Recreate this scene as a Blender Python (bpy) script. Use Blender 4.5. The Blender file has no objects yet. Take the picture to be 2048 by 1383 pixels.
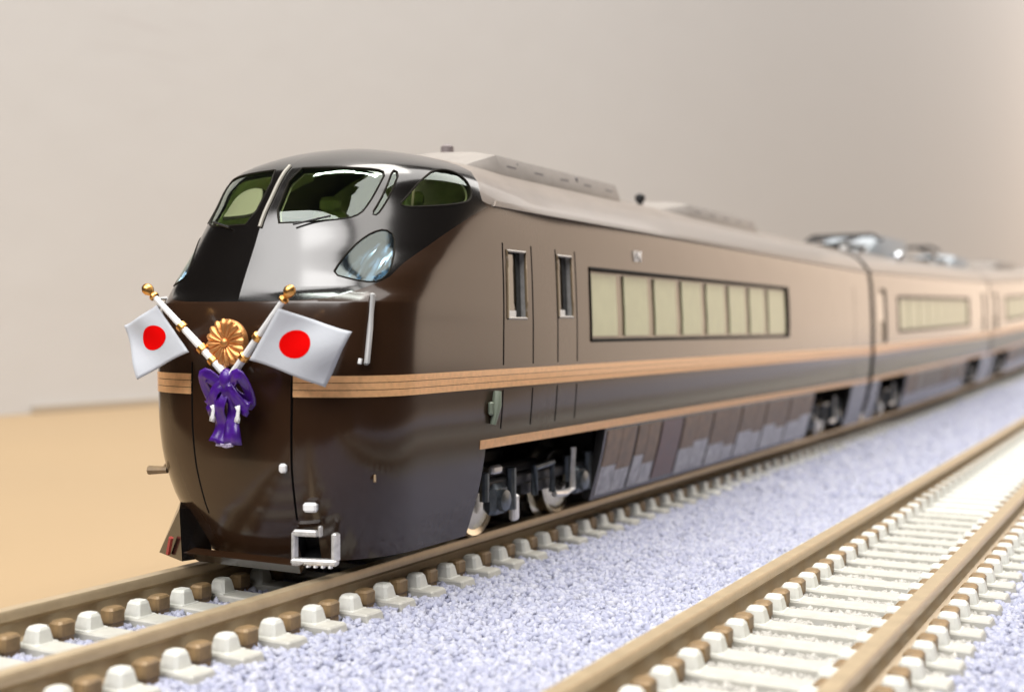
import bpy, bmesh, math, random
import numpy as np
from mathutils import Vector, Matrix
from mathutils.geometry import delaunay_2d_cdt
# One unit is one millimetre of the scale model.  +Y runs along the track away from the nose, +X to the camera's side,
# z = 0 is the top of the rails.
random.seed(5); RNG = np.random.default_rng(5)
S = bpy.context.scene
S.unit_settings.scale_length = 0.001
COL = S.collection
V = Vector

# ------------------------------------------------------------------ camera
cam_d = bpy.data.cameras.new('camera'); cam = bpy.data.objects.new('camera', cam_d); COL.objects.link(cam)
S.camera = cam
cam.location = (50.1, -56.0, 15.0)
cam.rotation_euler = (math.radians(90), 0, math.asin(.480))
cam_d.sensor_width = 36; cam_d.lens = 36 * 2449 / 2048
cam_d.shift_y = -36.5 / 2048
cam_d.clip_start = 1; cam_d.clip_end = 8000
cam_d.dof.use_dof = True; cam_d.dof.focus_distance = 77; cam_d.dof.aperture_fstop = .052

# ------------------------------------------------------------------ light
W = bpy.data.worlds.new("World"); S.world = W; W.use_nodes = True
W.node_tree.nodes['Background'].inputs[0].default_value = (.62, .60, .60, 1)
W.node_tree.nodes['Background'].inputs[1].default_value = .03
def area(name, loc, target, sx, sy, watts, col):
    d = bpy.data.lights.new(name, 'AREA'); d.shape = 'RECTANGLE'; d.size = sx; d.size_y = sy; d.energy = watts; d.color = col
    o = bpy.data.objects.new(name, d); COL.objects.link(o); o.location = loc
    o.rotation_euler = (V(target) - V(loc)).to_track_quat('-Z', 'Y').to_euler()
    return o
def aimed(name, az, el, dist, sx, sy, radiance, col, target=(0, 2, 16)):
    a, e = math.radians(az), math.radians(el); d = V((math.sin(a) * math.cos(e), -math.cos(a) * math.cos(e), math.sin(e)))
    return area(name, V(target) + d * dist, target, sx, sy, math.pi * radiance * sx * sy, col)
aimed('diffuser_panel', -10, 46, 600, 620, 330, 6.0, (1, .97, .95))
aimed('desk_lamp', 6, 42, 560, 460, 230, 4.6, (1, .98, .96))
area('tube_lamp', (-70, -75, 620), (-70, -60, 0), 480, 34, math.pi * 34 * 480 * 30, (.93, 1, .93))
area('tube_lamp', (-440, 545, 620), (-200, 300, 0), 200, 30, math.pi * 26 * 200 * 30, (1, .95, .85))
aimed('overhead_lamp', 160, 83, 640, 420, 300, 8.5, (1, .95, .89), (0, 70, 12))
area('wall_fill', (430, 1150, 1050), (-100, 1149, 100), 3400, 600, math.pi * 4.0 * 600 * 3400, (1, .96, .92))  # added fill aimed at the wall to brighten it evenly
area('flank_sheen_fill', (700, 2000, 225), (0, 60, 10), 1620, 690, math.pi * 2.1 * 1620 * 690, (1, .78, .60))  # added unseen panel for the warm sheen on the car sides
S.view_settings.view_transform = 'Standard'; S.view_settings.look = 'None'
S.view_settings.exposure = .04; S.view_settings.gamma = 1

# ------------------------------------------------------------------ materials
MATS = {}
def mat(name, col, rough=.5, metal=0, coat=0, noise=0, nscale=1.0, bump=0, bscale=2.0, col2=None, spec=.5, coat_rough=.05, emit=None, cior=1.5):
    m = bpy.data.materials.new(name); m.use_nodes = True; nt = m.node_tree; b = nt.nodes['Principled BSDF']
    b.inputs['Base Color'].default_value = (*col, 1); b.inputs['Roughness'].default_value = rough
    b.inputs['Metallic'].default_value = metal; b.inputs['Specular IOR Level'].default_value = spec
    b.inputs['Coat Weight'].default_value = coat; b.inputs['Coat Roughness'].default_value = coat_rough
    tc = nt.nodes.new('ShaderNodeTexCoord')
    if noise or col2:
        n = nt.nodes.new('ShaderNodeTexNoise'); n.inputs['Scale'].default_value = nscale; n.inputs['Detail'].default_value = 5
        nt.links.new(tc.outputs['Object'], n.inputs['Vector'])
        r = nt.nodes.new('ShaderNodeValToRGB'); r.color_ramp.elements[0].position = .32; r.color_ramp.elements[1].position = .68
        c2 = col2 or tuple(min(1, c * (1 + noise)) for c in col); c1 = col if col2 else tuple(c * (1 - noise) for c in col)
        r.color_ramp.elements[0].color = (*c1, 1); r.color_ramp.elements[1].color = (*c2, 1)
        nt.links.new(n.outputs['Fac'], r.inputs[0]); nt.links.new(r.outputs[0], b.inputs['Base Color'])
        mr = nt.nodes.new('ShaderNodeMapRange'); mr.inputs['To Min'].default_value = rough * .85; mr.inputs['To Max'].default_value = min(1, rough * 1.2)
        nt.links.new(n.outputs['Fac'], mr.inputs['Value']); nt.links.new(mr.outputs[0], b.inputs['Roughness'])
    if bump:
        n2 = nt.nodes.new('ShaderNodeTexNoise'); n2.inputs['Scale'].default_value = bscale; n2.inputs['Detail'].default_value = 6
        nt.links.new(tc.outputs['Object'], n2.inputs['Vector'])
        bp = nt.nodes.new('ShaderNodeBump'); bp.inputs['Strength'].default_value = 1; bp.inputs['Distance'].default_value = bump
        nt.links.new(n2.outputs['Fac'], bp.inputs['Height']); nt.links.new(bp.outputs[0], b.inputs['Normal'])
    if emit: b.inputs['Emission Color'].default_value = (*emit[0], 1); b.inputs['Emission Strength'].default_value = emit[1]
    b.inputs['Coat IOR'].default_value = cior
    MATS[name] = m; return m
def glass(name, tint, gloss=.05, rough=.01):
    m = bpy.data.materials.new(name); m.use_nodes = True; nt = m.node_tree; nt.nodes.clear()
    o = nt.nodes.new('ShaderNodeOutputMaterial'); mx = nt.nodes.new('ShaderNodeMixShader')
    t = nt.nodes.new('ShaderNodeBsdfTransparent'); t.inputs[0].default_value = (*tint, 1)
    g = nt.nodes.new('ShaderNodeBsdfGlossy'); g.inputs['Roughness'].default_value = rough; g.inputs[0].default_value = (.9, 1, .94, 1)
    f = nt.nodes.new('ShaderNodeLayerWeight'); f.inputs['Blend'].default_value = .5                # thin sheet: the same from both faces
    p5 = nt.nodes.new('ShaderNodeMath'); p5.operation = 'POWER'; nt.links.new(f.outputs['Facing'], p5.inputs[0]); p5.inputs[1].default_value = 4
    ma = nt.nodes.new('ShaderNodeMath'); ma.operation = 'MULTIPLY_ADD'; nt.links.new(p5.outputs[0], ma.inputs[0]); ma.inputs[1].default_value = .9; ma.inputs[2].default_value = gloss
    nt.links.new(ma.outputs[0], mx.inputs[0]); nt.links.new(t.outputs[0], mx.inputs[1]); nt.links.new(g.outputs[0], mx.inputs[2])
    nt.links.new(mx.outputs[0], o.inputs[0]); MATS[name] = m; return m
BROWN = mat('brown_paint', (.026, .0115, .005), .45, 0, 1, noise=.08, nscale=.35, bump=.004, bscale=1.3, coat_rough=.15, spec=.06, cior=1.48)
CANOPY = mat('black_brown_gloss', (.004, .003, .0025), .3, 0, 1, coat_rough=.15, spec=.05, cior=1.8)
ROOF = mat('roof_paint', (.205, .172, .148), .42, 0, .15, noise=.08, nscale=.5, bump=.01, bscale=2)
UNIT = mat('roof_unit_paint', (.25, .225, .205), .5, 0, 0, noise=.08, nscale=.8, bump=.01, bscale=3)
GOLD = mat('gold_line', (.72, .40, .19), .4, .1, .3, noise=.10, nscale=3)
GROOVE = mat('groove_black', (.006, .005, .004), .7)
BLACK = mat('black_plastic', (.008, .008, .009), .5, noise=.2, nscale=2)
GASKET = mat('window_gasket', (.012, .010, .007), .6, spec=.1)
BLIND = mat('cream_window_blind', (.46, .47, .30), .5, 0, .4, noise=.06, nscale=.6, coat_rough=.1)
POST = mat('window_post', (.17, .125, .075), .35, 0, .5)
DGLASS = mat('dark_door_glass', (.004, .004, .005), .06, 0, 1)
GLASS = glass('green_cab_glass', (.86, .95, .74), .09)
CLEAR = glass('clear_lens', (.50, .62, .70), .075, .10)
CHROME = mat('chrome', (.75, .78, .82), .14, 1)
TEAL = mat('reflector_blue', (.17, .23, .27), .22, .85, bump=.12, bscale=1.1)
SILVER = mat('silver_plastic', (.62, .61, .60), .3, .55, noise=.15, nscale=3)
STEEL = mat('bogie_metal', (.10, .115, .13), .3, .8, noise=.25, nscale=1.5)
WHEELM = mat('wheel_nickel', (.62, .57, .46), .22, 1)
WHITEP = mat('white_plastic', (.74, .74, .74), .4, 0, .2)
COPPER = mat('medallion_copper', (.66, .31, .11), .42, .9, bump=.04, bscale=3)
GOLDM = mat('gilt', (.74, .39, .12), .33, 1, 0, bump=.03, bscale=2.5)
CLOTH = mat('flag_white', (.50, .52, .56), .75, spec=.1, bump=.02, bscale=1.6)
RED = mat('flag_red', (.70, .002, .002), .8, spec=.02)
PURPLE = mat('purple_ribbon', (.05, .006, .19), .35, 0, .25, noise=.3, nscale=1.2, bump=.05, bscale=1.8)
DASH = mat('cab_green', (.55, .78, .35), .6, noise=.35, nscale=.6)
CABDK = mat('cab_dark', (.62, .60, .42), .6, noise=.3, nscale=.5)
RAILM = mat('rail_brown', (.43, .335, .215), .38, .4, noise=.07, nscale=.8, bump=.02, bscale=3)
BRACE = mat('rail_brace_brown', (.20, .13, .062), .5, .1, noise=.3, nscale=1.2)
TIE = mat('concrete_sleeper', (.40, .39, .35), .6, noise=.08, nscale=1.2, bump=.03, bscale=4)
CLIPM = mat('clip_white', (.54, .54, .50), .5, noise=.06, nscale=2, bump=.03, bscale=2)
BALB = mat('ballast_base', (.36, .37, .46), .85, noise=.2, nscale=2.5, bump=.25, bscale=2.2)
def stone_mat(name, a, b_, c):
    m = mat(name, a, .8); nt = m.node_tree; b = nt.nodes['Principled BSDF']
    g = nt.nodes.new('ShaderNodeNewGeometry'); r = nt.nodes.new('ShaderNodeValToRGB')
    e = r.color_ramp.elements; e[0].color = (*a, 1); e[1].color = (*c, 1); k = e.new(.5); k.color = (*b_, 1)
    nt.links.new(g.outputs['Random Per Island'], r.inputs[0]); nt.links.new(r.outputs[0], b.inputs['Base Color']); return m
STONE = stone_mat('ballast_lavender', (.26, .27, .365), (.32, .33, .42), (.385, .39, .455))
STONE2 = stone_mat('ballast_cream', (.32, .31, .285), (.365, .35, .325), (.41, .395, .365))
TABLE = mat('table_tan', (.31, .215, .118), .55, noise=.02, nscale=.02)
STRIP = mat('strip_grey_tan', (.36, .30, .23), .7)

# ------------------------------------------------------------------ object helpers
def link(name, me, parent=None, m=None, loc=None):
    o = bpy.data.objects.new(name, me); COL.objects.link(o)
    if parent: o.parent = parent
    if m and me is not None: me.materials.clear(); me.materials.append(m)
    if loc: o.location = loc
    return o
def thing(name, label, cat, loc=(0, 0, 0), rz=0, group=None):
    o = bpy.data.objects.new(name, None); COL.objects.link(o); o.location = loc; o.rotation_euler = (0, 0, rz)
    o.empty_display_size = 2; o['label'] = label; o['category'] = cat
    if group: o['group'] = group
    return o
class MB:
    def __init__(s): s.v = []; s.f = []
    def add(s, v, f):
        n = len(s.v); s.v += [tuple(p) for p in v]; s.f += [tuple(i + n for i in q) for q in f]; return s
    def box(s, c, d, rot=None, taper=1, bev=0):
        x, y, z = (k / 2 for k in d); t = taper
        if bev:
            b = min(bev, x * .8, y * .8, z * .8); ring = lambda X, Y, Z: [(-X + b, -Y, Z), (X - b, -Y, Z), (X, -Y + b, Z), (X, Y - b, Z), (X - b, Y, Z), (-X + b, Y, Z), (-X, Y - b, Z), (-X, -Y + b, Z)]
            v = ring(x - b * .6, y - b * .6, -z) + ring(x, y, -z + b) + ring(x * t, y * t, z - b) + ring((x - b * .8) * t, (y - b * .8) * t, z)
            f = [tuple(range(7, -1, -1)), tuple(range(24, 32))]
            for k in range(3):
                for i in range(8): j = (i + 1) % 8; f.append((k * 8 + i, k * 8 + j, k * 8 + 8 + j, k * 8 + 8 + i))
        else:
            v = [(-x, -y, -z), (x, -y, -z), (x, y, -z), (-x, y, -z), (-x * t, -y * t, z), (x * t, -y * t, z), (x * t, y * t, z), (-x * t, y * t, z)]
            f = [(3, 2, 1, 0), (4, 5, 6, 7), (0, 1, 5, 4), (1, 2, 6, 5), (2, 3, 7, 6), (3, 0, 4, 7)]
        M = rot or Matrix.Identity(3)
        return s.add([M @ V(p) + V(c) for p in v], f)
    def tube(s, pts, r, n=8, cap=True):
        pts = [V(p) for p in pts]; rs = r if hasattr(r, '__len__') else [r] * len(pts)
        base = len(s.v); up = V((0, 0, 1))
        for i, p in enumerate(pts):
            d = (pts[min(i + 1, len(pts) - 1)] - pts[max(i - 1, 0)]).normalized()
            a = d.cross(up if abs(d.z) < .95 else V((1, 0, 0))).normalized(); b = a.cross(d).normalized()
            for k in range(n):
                t = 2 * math.pi * k / n; s.v.append(tuple(p + (a * math.cos(t) + b * math.sin(t)) * rs[i]))
        for i in range(len(pts) - 1):
            for k in range(n):
                j = (k + 1) % n; s.f.append((base + i * n + k, base + (i + 1) * n + k, base + (i + 1) * n + j, base + i * n + j))
        if cap:
            s.f.append(tuple(base + k for k in range(n))); e = base + (len(pts) - 1) * n; s.f.append(tuple(e + k for k in range(n - 1, -1, -1)))
        return s
    def lathe(s, prof, c, axis, n=20):
        ax = V(axis).normalized(); a = ax.cross(V((0, 0, 1)) if abs(ax.z) < .9 else V((1, 0, 0))).normalized(); b = ax.cross(a)
        base = len(s.v); c = V(c)
        for r, h in prof:
            for k in range(n):
                t = 2 * math.pi * k / n; s.v.append(tuple(c + ax * h + (a * math.cos(t) + b * math.sin(t)) * r))
        for i in range(len(prof) - 1):
            for k in range(n):
                j = (k + 1) % n; s.f.append((base + i * n + k, base + i * n + j, base + (i + 1) * n + j, base + (i + 1) * n + k))
        s.f.append(tuple(base + k for k in range(n - 1, -1, -1))); e = base + (len(prof) - 1) * n; s.f.append(tuple(e + k for k in range(n)))
        return s
    def sphere(s, c, r, n=12, sc=(1, 1, 1)):
        base = len(s.v); m = n // 2
        for i in range(m + 1):
            t = math.pi * i / m
            for k in range(n):
                p = 2 * math.pi * k / n; s.v.append((c[0] + r * sc[0] * math.sin(t) * math.cos(p), c[1] + r * sc[1] * math.sin(t) * math.sin(p), c[2] + r * sc[2] * math.cos(t)))
        for i in range(m):
            for k in range(n):
                j = (k + 1) % n; s.f.append((base + i * n + k, base + (i + 1) * n + k, base + (i + 1) * n + j, base + i * n + j))
        return s
    def grid(s, P):
        P = np.asarray(P); h, w = P.shape[:2]; base = len(s.v); s.v += [tuple(p) for p in P.reshape(-1, 3)]
        for i in range(h - 1):
            for j in range(w - 1): a = base + i * w + j; s.f.append((a, a + 1, a + w + 1, a + w))
        return s
    def mesh(s, name, smooth=False, angle=35):
        me = bpy.data.meshes.new(name); me.from_pydata(s.v, [], s.f); me.update()
        if smooth:
            me.shade_smooth()
            if angle < 180: me.set_sharp_from_angle(angle=math.radians(angle))
        return me
    def build(s, name, m, parent=None, smooth=False, loc=None, angle=35):
        return link(name, s.mesh(name, smooth, angle), parent, m, loc)

# ------------------------------------------------------------------ the line of the track: it swings and climbs a little in the distance
def ease(y):
    y = np.asarray(y, float); t = np.clip((y - 100) / 218, 0, 1.1); return t * t + np.maximum(0, (y - 100) / 218 - 1.1) * 2.2
def bend(y): return float(5.4 * ease(y))
def lift(y): return float(4.6 * ease(y))
def bendv(y): return 5.4 * ease(y)
def liftv(y): return 4.6 * ease(y)

# ------------------------------------------------------------------ nose and body surface
T = np.array([[.6, 2.7, 7.3, 7.92, 2.5, 7.6], [2.5, 1.85, 8.0, 7.25, 2.57, 8.15], [4.5, 1.1, 8.6, 6.7, 2.68, 8.7],
    [7.2, .50, 9.05, 6.72, 2.76, 9.22], [9.5, .36, 9.28, 6.85, 2.78, 9.47], [12., .37, 9.35, 7.05, 2.85, 9.6],
    [15., .62, 9.4, 6.95, 2.88, 9.6], [16.6, 1.0, 9.45, 6.9, 2.92, 9.55], [18., 1.57, 9.45, 7.5, 2.88, 9.5],
    [20., 2.5, 9.4, 9.8, 2.82, 9.4], [21.8, 3.3, 9.38, 12.4, 2.82, 9.25], [23.2, 4.2, 9.3, 13.8, 2.92, 9.0],
    [24.3, 4.95, 9.15, 14.3, 3.05, 8.35], [25.2, 5.8, 8.7, 14.8, 3.15, 7.6], [26.4, 8.3, 6.55, 17.1, 2.95, 5.5],
    [27.2, 12.2, 3.3, 18.1, 2.75, 2.8], [27.5, 15.6, .25, 18.5, 2.6, .2]])
def pchip(x, y, q):
    h = np.diff(x); d = np.diff(y) / h; m = np.zeros_like(y)
    for i in range(1, len(x) - 1):
        if d[i - 1] * d[i] > 0:
            w1 = 2 * h[i] + h[i - 1]; w2 = h[i] + 2 * h[i - 1]; m[i] = (w1 + w2) / (w1 / d[i - 1] + w2 / d[i])
    m[0] = d[0]; m[-1] = d[-1]
    i = np.clip(np.searchsorted(x, q) - 1, 0, len(x) - 2); u = (q - x[i]) / h[i]
    return (2*u**3 - 3*u**2 + 1)*y[i] + (u**3 - 2*u**2 + u)*h[i]*m[i] + (-2*u**3 + 3*u**2)*y[i + 1] + (u**3 - u**2)*h[i]*m[i + 1]
YE = 129.; KS = 115.                                        # u = 20 s on the nose, 20 + KS (s-1) on the flank
def u2s(u): a = np.abs(u); return np.sign(u) * np.where(a <= 20, a / 20, 1 + (a - 20) / KS)
def s2u(s): a = np.abs(s); return np.sign(s) * np.where(a <= 1, a * 20, 20 + (a - 1) * KS)
def nose_surf(u, z):
    u, z = np.broadcast_arrays(np.asarray(u, float), np.asarray(z, float)); s = u2s(u); t = np.abs(s); sg = np.sign(s)
    y0, w, L, n, wb = [pchip(T[:, 0], T[:, k], z) for k in range(1, 6)]
    ph = np.clip(t, 0, 1) * math.pi / 2; a = np.sin(ph); c = np.maximum(np.cos(ph), 0)
    rho = (a**n + c**n)**(-1 / n); Y1 = y0 + L
    y = np.where(t <= 1, y0 + L * (1 - c * rho), Y1 + (t - 1) * (YE - Y1))
    k = np.clip((y - 9) / 17, 0, 1); k = k * k * (3 - 2 * k)
    x = (w + (wb - w) * k) * np.where(t <= 1, a * rho, 1)
    kz = np.clip((z - 16.5) / .6, 0, 1) * np.clip((27.3 - z) / 2.5, 0, 1)      # the hood has a slight keel down the middle
    y = y + kz * .09 * 4.5 * np.tanh(np.abs(x) / 4.5) * np.clip(1 - (t - .8) / .6, 0, 1)
    return np.stack([sg * x, y, z], -1)
def u_at_y(y, z):                                            # u of the near flank where the surface reaches y at height z
    lo, hi = 0., 20 + KS
    for _ in range(40):
        mid = (lo + hi) / 2
        if nose_surf(mid, z)[1] < y: lo = mid
        else: hi = mid
    return (lo + hi) / 2
def flank_surf(y0, side):
    def f(u, z):
        u, z = np.broadcast_arrays(np.asarray(u, float), np.asarray(z, float))
        return np.stack([side * pchip(T[:, 0], T[:, 5], z), y0 + u, z], -1)
    return f
def normals(fn, u, z):
    e = .02
    du = fn(u + e, z) - fn(u - e, z); zz = np.clip(z, .6 + e, 27.5 - e)
    dz = fn(u, zz + e) - fn(u, zz - e); n = np.cross(du, dz); l = np.linalg.norm(n, axis=-1, keepdims=True)
    n = n / np.maximum(l, 1e-9)
    return n
def outward(fn, u, z):
    n = normals(fn, u, z); p = fn(u, z); c = np.stack([p[..., 0] * 0, np.maximum(p[..., 1], 25), p[..., 0] * 0 + 14], -1)
    s = np.sign(((p - c) * n).sum(-1, keepdims=True)); s[s == 0] = 1; return n * s
def patch(fn, u0, u1, z0, z1, off, nu=None, nz=3, thick=.12):
    """a thin raised (or sunk) strip that follows the body surface"""
    nu = nu or max(2, int(abs(u1 - u0) / .8) + 2)
    uu, zz = np.meshgrid(np.linspace(u0, u1, nu), np.linspace(z0, z1, nz))
    n = outward(fn, uu, zz); p = fn(uu, zz); A = p + n * off; B = p + n * (off - thick)
    mb = MB().grid(A); r = lambda a, b: np.stack([a, b])
    for a, b in ((A[0], B[0]), (A[-1], B[-1]), (A[:, 0], B[:, 0]), (A[:, -1], B[:, -1])): mb.grid(r(a, b))
    return mb
def inside(poly, pts):
    x, y = pts[:, 0], pts[:, 1]; r = np.zeros(len(pts), bool); n = len(poly)
    for i in range(n):
        x0, y0 = poly[i]; x1, y1 = poly[(i + 1) % n]
        if y0 == y1: continue
        r ^= ((y0 > y) != (y1 > y)) & (x < (x1 - x0) * (y - y0) / (y1 - y0) + x0)
    return r
def resample(poly, step=.5):
    out = []
    for i in range(len(poly)):
        a = np.array(poly[i]); b = np.array(poly[(i + 1) % len(poly)]); n = max(1, int(np.linalg.norm(b - a) / step))
        if abs(a[1] - b[1]) < 1e-6: n = max(1, n // 2)
        for k in range(n): out.append(tuple(a + (b - a) * k / n))
    return out
def smooth_poly(poly, it=2):
    p = [np.array(q, float) for q in poly]
    for _ in range(it):
        q = []
        for i in range(len(p)): a, b = p[i], p[(i + 1) % len(p)]; q += [a * .75 + b * .25, a * .25 + b * .75]
        p = q
    return [tuple(q) for q in p]
def skin(fn, us, zs, feats):
    """triangulates the (u, z) sheet round every outline in feats: (class, outline), later ones win"""
    pts = [(u, z) for u in us for z in zs]; P = np.array(pts); edges = []; V2 = []
    keep = np.ones(len(P), bool)
    segs = []
    for _, poly in feats:
        b = len(V2); V2 += [V(q) for q in poly]; n = len(poly); edges += [(b + i, b + (i + 1) % n) for i in range(n)]
        segs += [(poly[i], poly[(i + 1) % n]) for i in range(n)]
    for a, b in segs:                                        # drop sheet points that nearly touch an outline
        a = np.array(a); b = np.array(b); m = (np.abs(P[:, 0] - (a[0] + b[0]) / 2) < 1.5) & (np.abs(P[:, 1] - (a[1] + b[1]) / 2) < 1.5)
        if not m.any(): continue
        q = P[m]; d = b - a; t = np.clip(((q - a) @ d) / max(d @ d, 1e-9), 0, 1); dist = np.linalg.norm(q - (a + t[:, None] * d), axis=1)
        edge = (np.abs(q[:, 0] - us[0]) < 1e-6) | (np.abs(q[:, 0] - us[-1]) < 1e-6) | (np.abs(q[:, 1] - zs[0]) < 1e-6) | (np.abs(q[:, 1] - zs[-1]) < 1e-6)
        idx = np.nonzero(m)[0]; keep[idx[(dist < .1) & ~edge]] = False
    V2 += [V(q) for q in P[keep]]
    v, e, f, *_ = delaunay_2d_cdt(V2, edges, [], 0, 1e-5)
    v = np.array([tuple(q) for q in v]); f = np.array([t for t in f if len(t) == 3])
    c = v[f].mean(1); cls = np.where(c[:, 1] > 23.3, 'roof', 'body').astype(object)
    for name, poly in feats: cls[inside(poly, c)] = name
    return v, f, cls
def sub_mesh(fn, v, f, name, off=0., m=None, parent=None, flipcheck=True):
    used, inv = np.unique(f, return_inverse=True); q = v[used]; F = inv.reshape(f.shape)
    n = outward(fn, q[:, 0], q[:, 1]); p = fn(q[:, 0], q[:, 1]) + n * off
    fnrm = np.cross(p[F[:, 1]] - p[F[:, 0]], p[F[:, 2]] - p[F[:, 0]]); bad = (fnrm * n[F].mean(1)).sum(-1) < 0
    F[bad] = F[bad][:, ::-1]
    me = bpy.data.meshes.new(name); me.from_pydata(p.tolist(), [], F.tolist()); me.update(); me.shade_smooth()
    me.normals_split_custom_set_from_vertices(n.tolist())
    return link(name, me, parent, m)
def reveal(fn, poly, off0, off1, mb, zmin=-9):
    q = np.array(poly); n = outward(fn, q[:, 0], q[:, 1]); p = fn(q[:, 0], q[:, 1]); N = len(q)
    v = [tuple(a) for a in p + n * off0] + [tuple(a) for a in p + n * off1]
    f = [(i, (i + 1) % N, N + (i + 1) % N, N + i) for i in range(N) if max(q[i, 1], q[(i + 1) % N, 1]) > zmin]
    used = sorted({k for t in f for k in t}); m = {k: i for i, k in enumerate(used)}
    mb.add([v[k] for k in used], [tuple(m[k] for k in t) for t in f])
def outline_tube(fn, poly, r, off, name, m, parent):
    q = np.array(poly + [poly[0]]); p = fn(q[:, 0], q[:, 1]) + outward(fn, q[:, 0], q[:, 1]) * off
    return MB().tube([tuple(k) for k in p], r, 6, cap=False).build(name, m, parent, True)
def U(pts, side=1): return [(side * float(s2u(s)), z) for s, z in pts]
def YZ(y0, y1, z0, z1, side=1, fn='nose', step=1.0):
    ys = lambda a, b: [a + (b - a) * k / max(1, int(abs(b - a) / 3 + 1)) for k in range(max(1, int(abs(b - a) / 3 + 1)))]
    nz = max(1, int((z1 - z0) / step)); zl = [z0 + (z1 - z0) * k / nz for k in range(nz)]
    pts = [(y0, z) for z in zl] + [(y, z1) for y in ys(y0, y1)] + [(y1, z1 + z0 - z) for z in zl] + [(y, z0) for y in ys(y1, y0)]
    if fn != 'nose': return [(y, z) for y, z in pts]
    return [(side * u_at_y(y, z), z) for y, z in pts]

# ------------------------------------------------------------------ shared car pieces
def wheel_mesh():
    return MB().lathe([(.6, 1.3), (1.2, 1.3), (2.1, 1.0), (2.5, 1.15), (2.62, 1.05), (2.68, .1), (3.25, .0), (3.25, -.35), (2.4, -.35), (2.1, -.15), (.8, -.3), (.6, -.3)], (0, 0, 0), (1, 0, 0), 28).mesh('wheel', True, 30)
WHEEL = wheel_mesh(); WHEEL.materials.append(WHEELM)
def bogie(parent, yc, xc=0):
    b = bpy.data.objects.new('bogie', None); COL.objects.link(b); b.parent = parent; b.location = (xc, yc, 0)
    for sy in (-6.55, 6.55):
        for sx in (-1, 1):
            w = bpy.data.objects.new('wheel', WHEEL); COL.objects.link(w); w.parent = b; w.location = (sx * 4.6, sy, 2.65)
            if sx < 0: w.rotation_euler = (0, 0, math.pi)
        MB().tube([(-4.3, sy, 2.65), (4.3, sy, 2.65)], .5, 10).build('axle', BLACK, b)
    MB().box((0, 0, 4.2), (9.6, 15.5, .9), bev=.2).box((0, 0, 5.0), (6, 5, 1.2), bev=.2).build('bolster', BLACK, b)
    for sx in (-1, 1):
        x = sx * 7.0
        m = MB().box((x, 0, 3.9), (.9, 17, .9), bev=.2).box((x, 0, 3.2), (1.0, 5.4, 1.0), bev=.2); m.build('side_frame', BLACK, b, True)
        for sy in (-6.55, 6.55):
            MB().box((x + sx * .3, sy, 2.9), (1.1, 2.3, 2.2), bev=.35).lathe([(.8, 0), (.75, .35), (.3, .45)], (x + sx * .85, sy, 2.8), (sx, 0, 0), 14).build('axle_box', STEEL, b, True)
            MB().tube([(x + sx * .5, sy + 1.9, 1.9), (x + sx * .5, sy + 1.9, 4.9)], .42, 10).build('spring', STEEL, b, True)
            MB().tube([(x + sx * .5, sy - 1.9, 2.9), (x + sx * .5, sy - 1.9, 4.9)], .35, 10).build('spring', STEEL, b, True)
        MB().tube([(x + sx * .9, -1.7, 2.6), (x + sx * .9, -1.7, 4.6), (x + sx * .9, 1.2, 4.75), (x + sx * .9, 1.2, 2.5)], .28, 8).build('damper_bracket', STEEL, b)
        MB().tube([(x + sx * 1.0, 1.4, 2.3), (x + sx * 1.0, 3.2, 2.15), (x + sx * 1.0, 4.6, 2.4), (x + sx * 1.0, 4.7, 5.6)], .26, 8).build('yaw_rod', SILVER, b)
        MB().box((x + sx * .6, -4.3, 2.0), (.5, .9, 1.9), bev=.15).box((x + sx * .5, -6.9, 5.0), (.5, 1.4, .6), bev=.15).build('brake_cylinder', SILVER, b)
    return b
def flank_uz(side):                                          # the nose car's flank addressed by y instead of u
    def f(y, z):
        y, z = np.broadcast_arrays(np.asarray(y, float), np.asarray(z, float)); Y0 = nose_surf(20.0, z)[..., 1]
        return nose_surf(side * (20 + KS * (y - Y0) / (YE - Y0)), z)
    return f

ZR = np.concatenate([np.arange(.9, 16.4, .7), [16.45, 16.6, 16.75, 17.0], np.arange(17.5, 23.0, .5), [23.0, 23.3], np.arange(23.7, 26.5, .3), [26.6, 26.8, 27.0, 27.15, 27.28, 27.38, 27.45, 27.5]])
# ================================================================== LEAD CAR
lead = thing('train_car', 'nearest brown train car with sloped black nose and crossed flags on its front', 'train car', (0, 0, 0), 0, 'cars of the brown model train')
near_w = {}
WIND = [(.045, 25.15), (.18, 25.10), (.314, 25.02), (.40, 24.93), (.432, 24.72), (.425, 23.8), (.415, 22.65), (.403, 21.95), (.365, 21.66), (.277, 21.5), (.172, 21.45), (.06, 21.45)]
QUART = [(.452, 24.95), (.474, 24.75), (.474, 23.8), (.468, 22.6), (.460, 21.9), (.440, 21.95), (.446, 22.7), (.451, 23.8)]
CAB = [(.510, 22.45), (.528, 23.3), (.552, 24.4), (.59, 25.25), (.65, 25.35), (.71, 24.9), (.752, 24.15), (.768, 23.45), (.735, 23.08), (.63, 22.68)]
HEAD = [(.380, 18.2), (.391, 18.85), (.409, 19.55), (.435, 20.25), (.468, 20.8), (.505, 21.02), (.550, 20.65), (.582, 19.6), (.603, 18.5), (.590, 17.95), (.545, 17.68), (.465, 17.85)]
SHO = [(0, 16.58), (.14, 16.58), (.288, 16.62), (.392, 16.75), (.469, 17.08), (.554, 17.58), (.612, 18.06), (.646, 18.92), (.714, 20.1), (.771, 21.37), (.821, 22.37), (.872, 23.1)]
RED_ = [(.825, 23.45), (.80, 24.0), (.78, 24.7), (.745, 25.6), (.68, 26.25), (.58, 26.7), (.45, 26.95), (.25, 27.15), (0, 27.22)]
can = U(SHO) + U(RED_) + U(RED_[:-1][::-1], -1) + U(SHO[1:][::-1], -1)
feats = [('canopy', resample(can, .6))]
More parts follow.
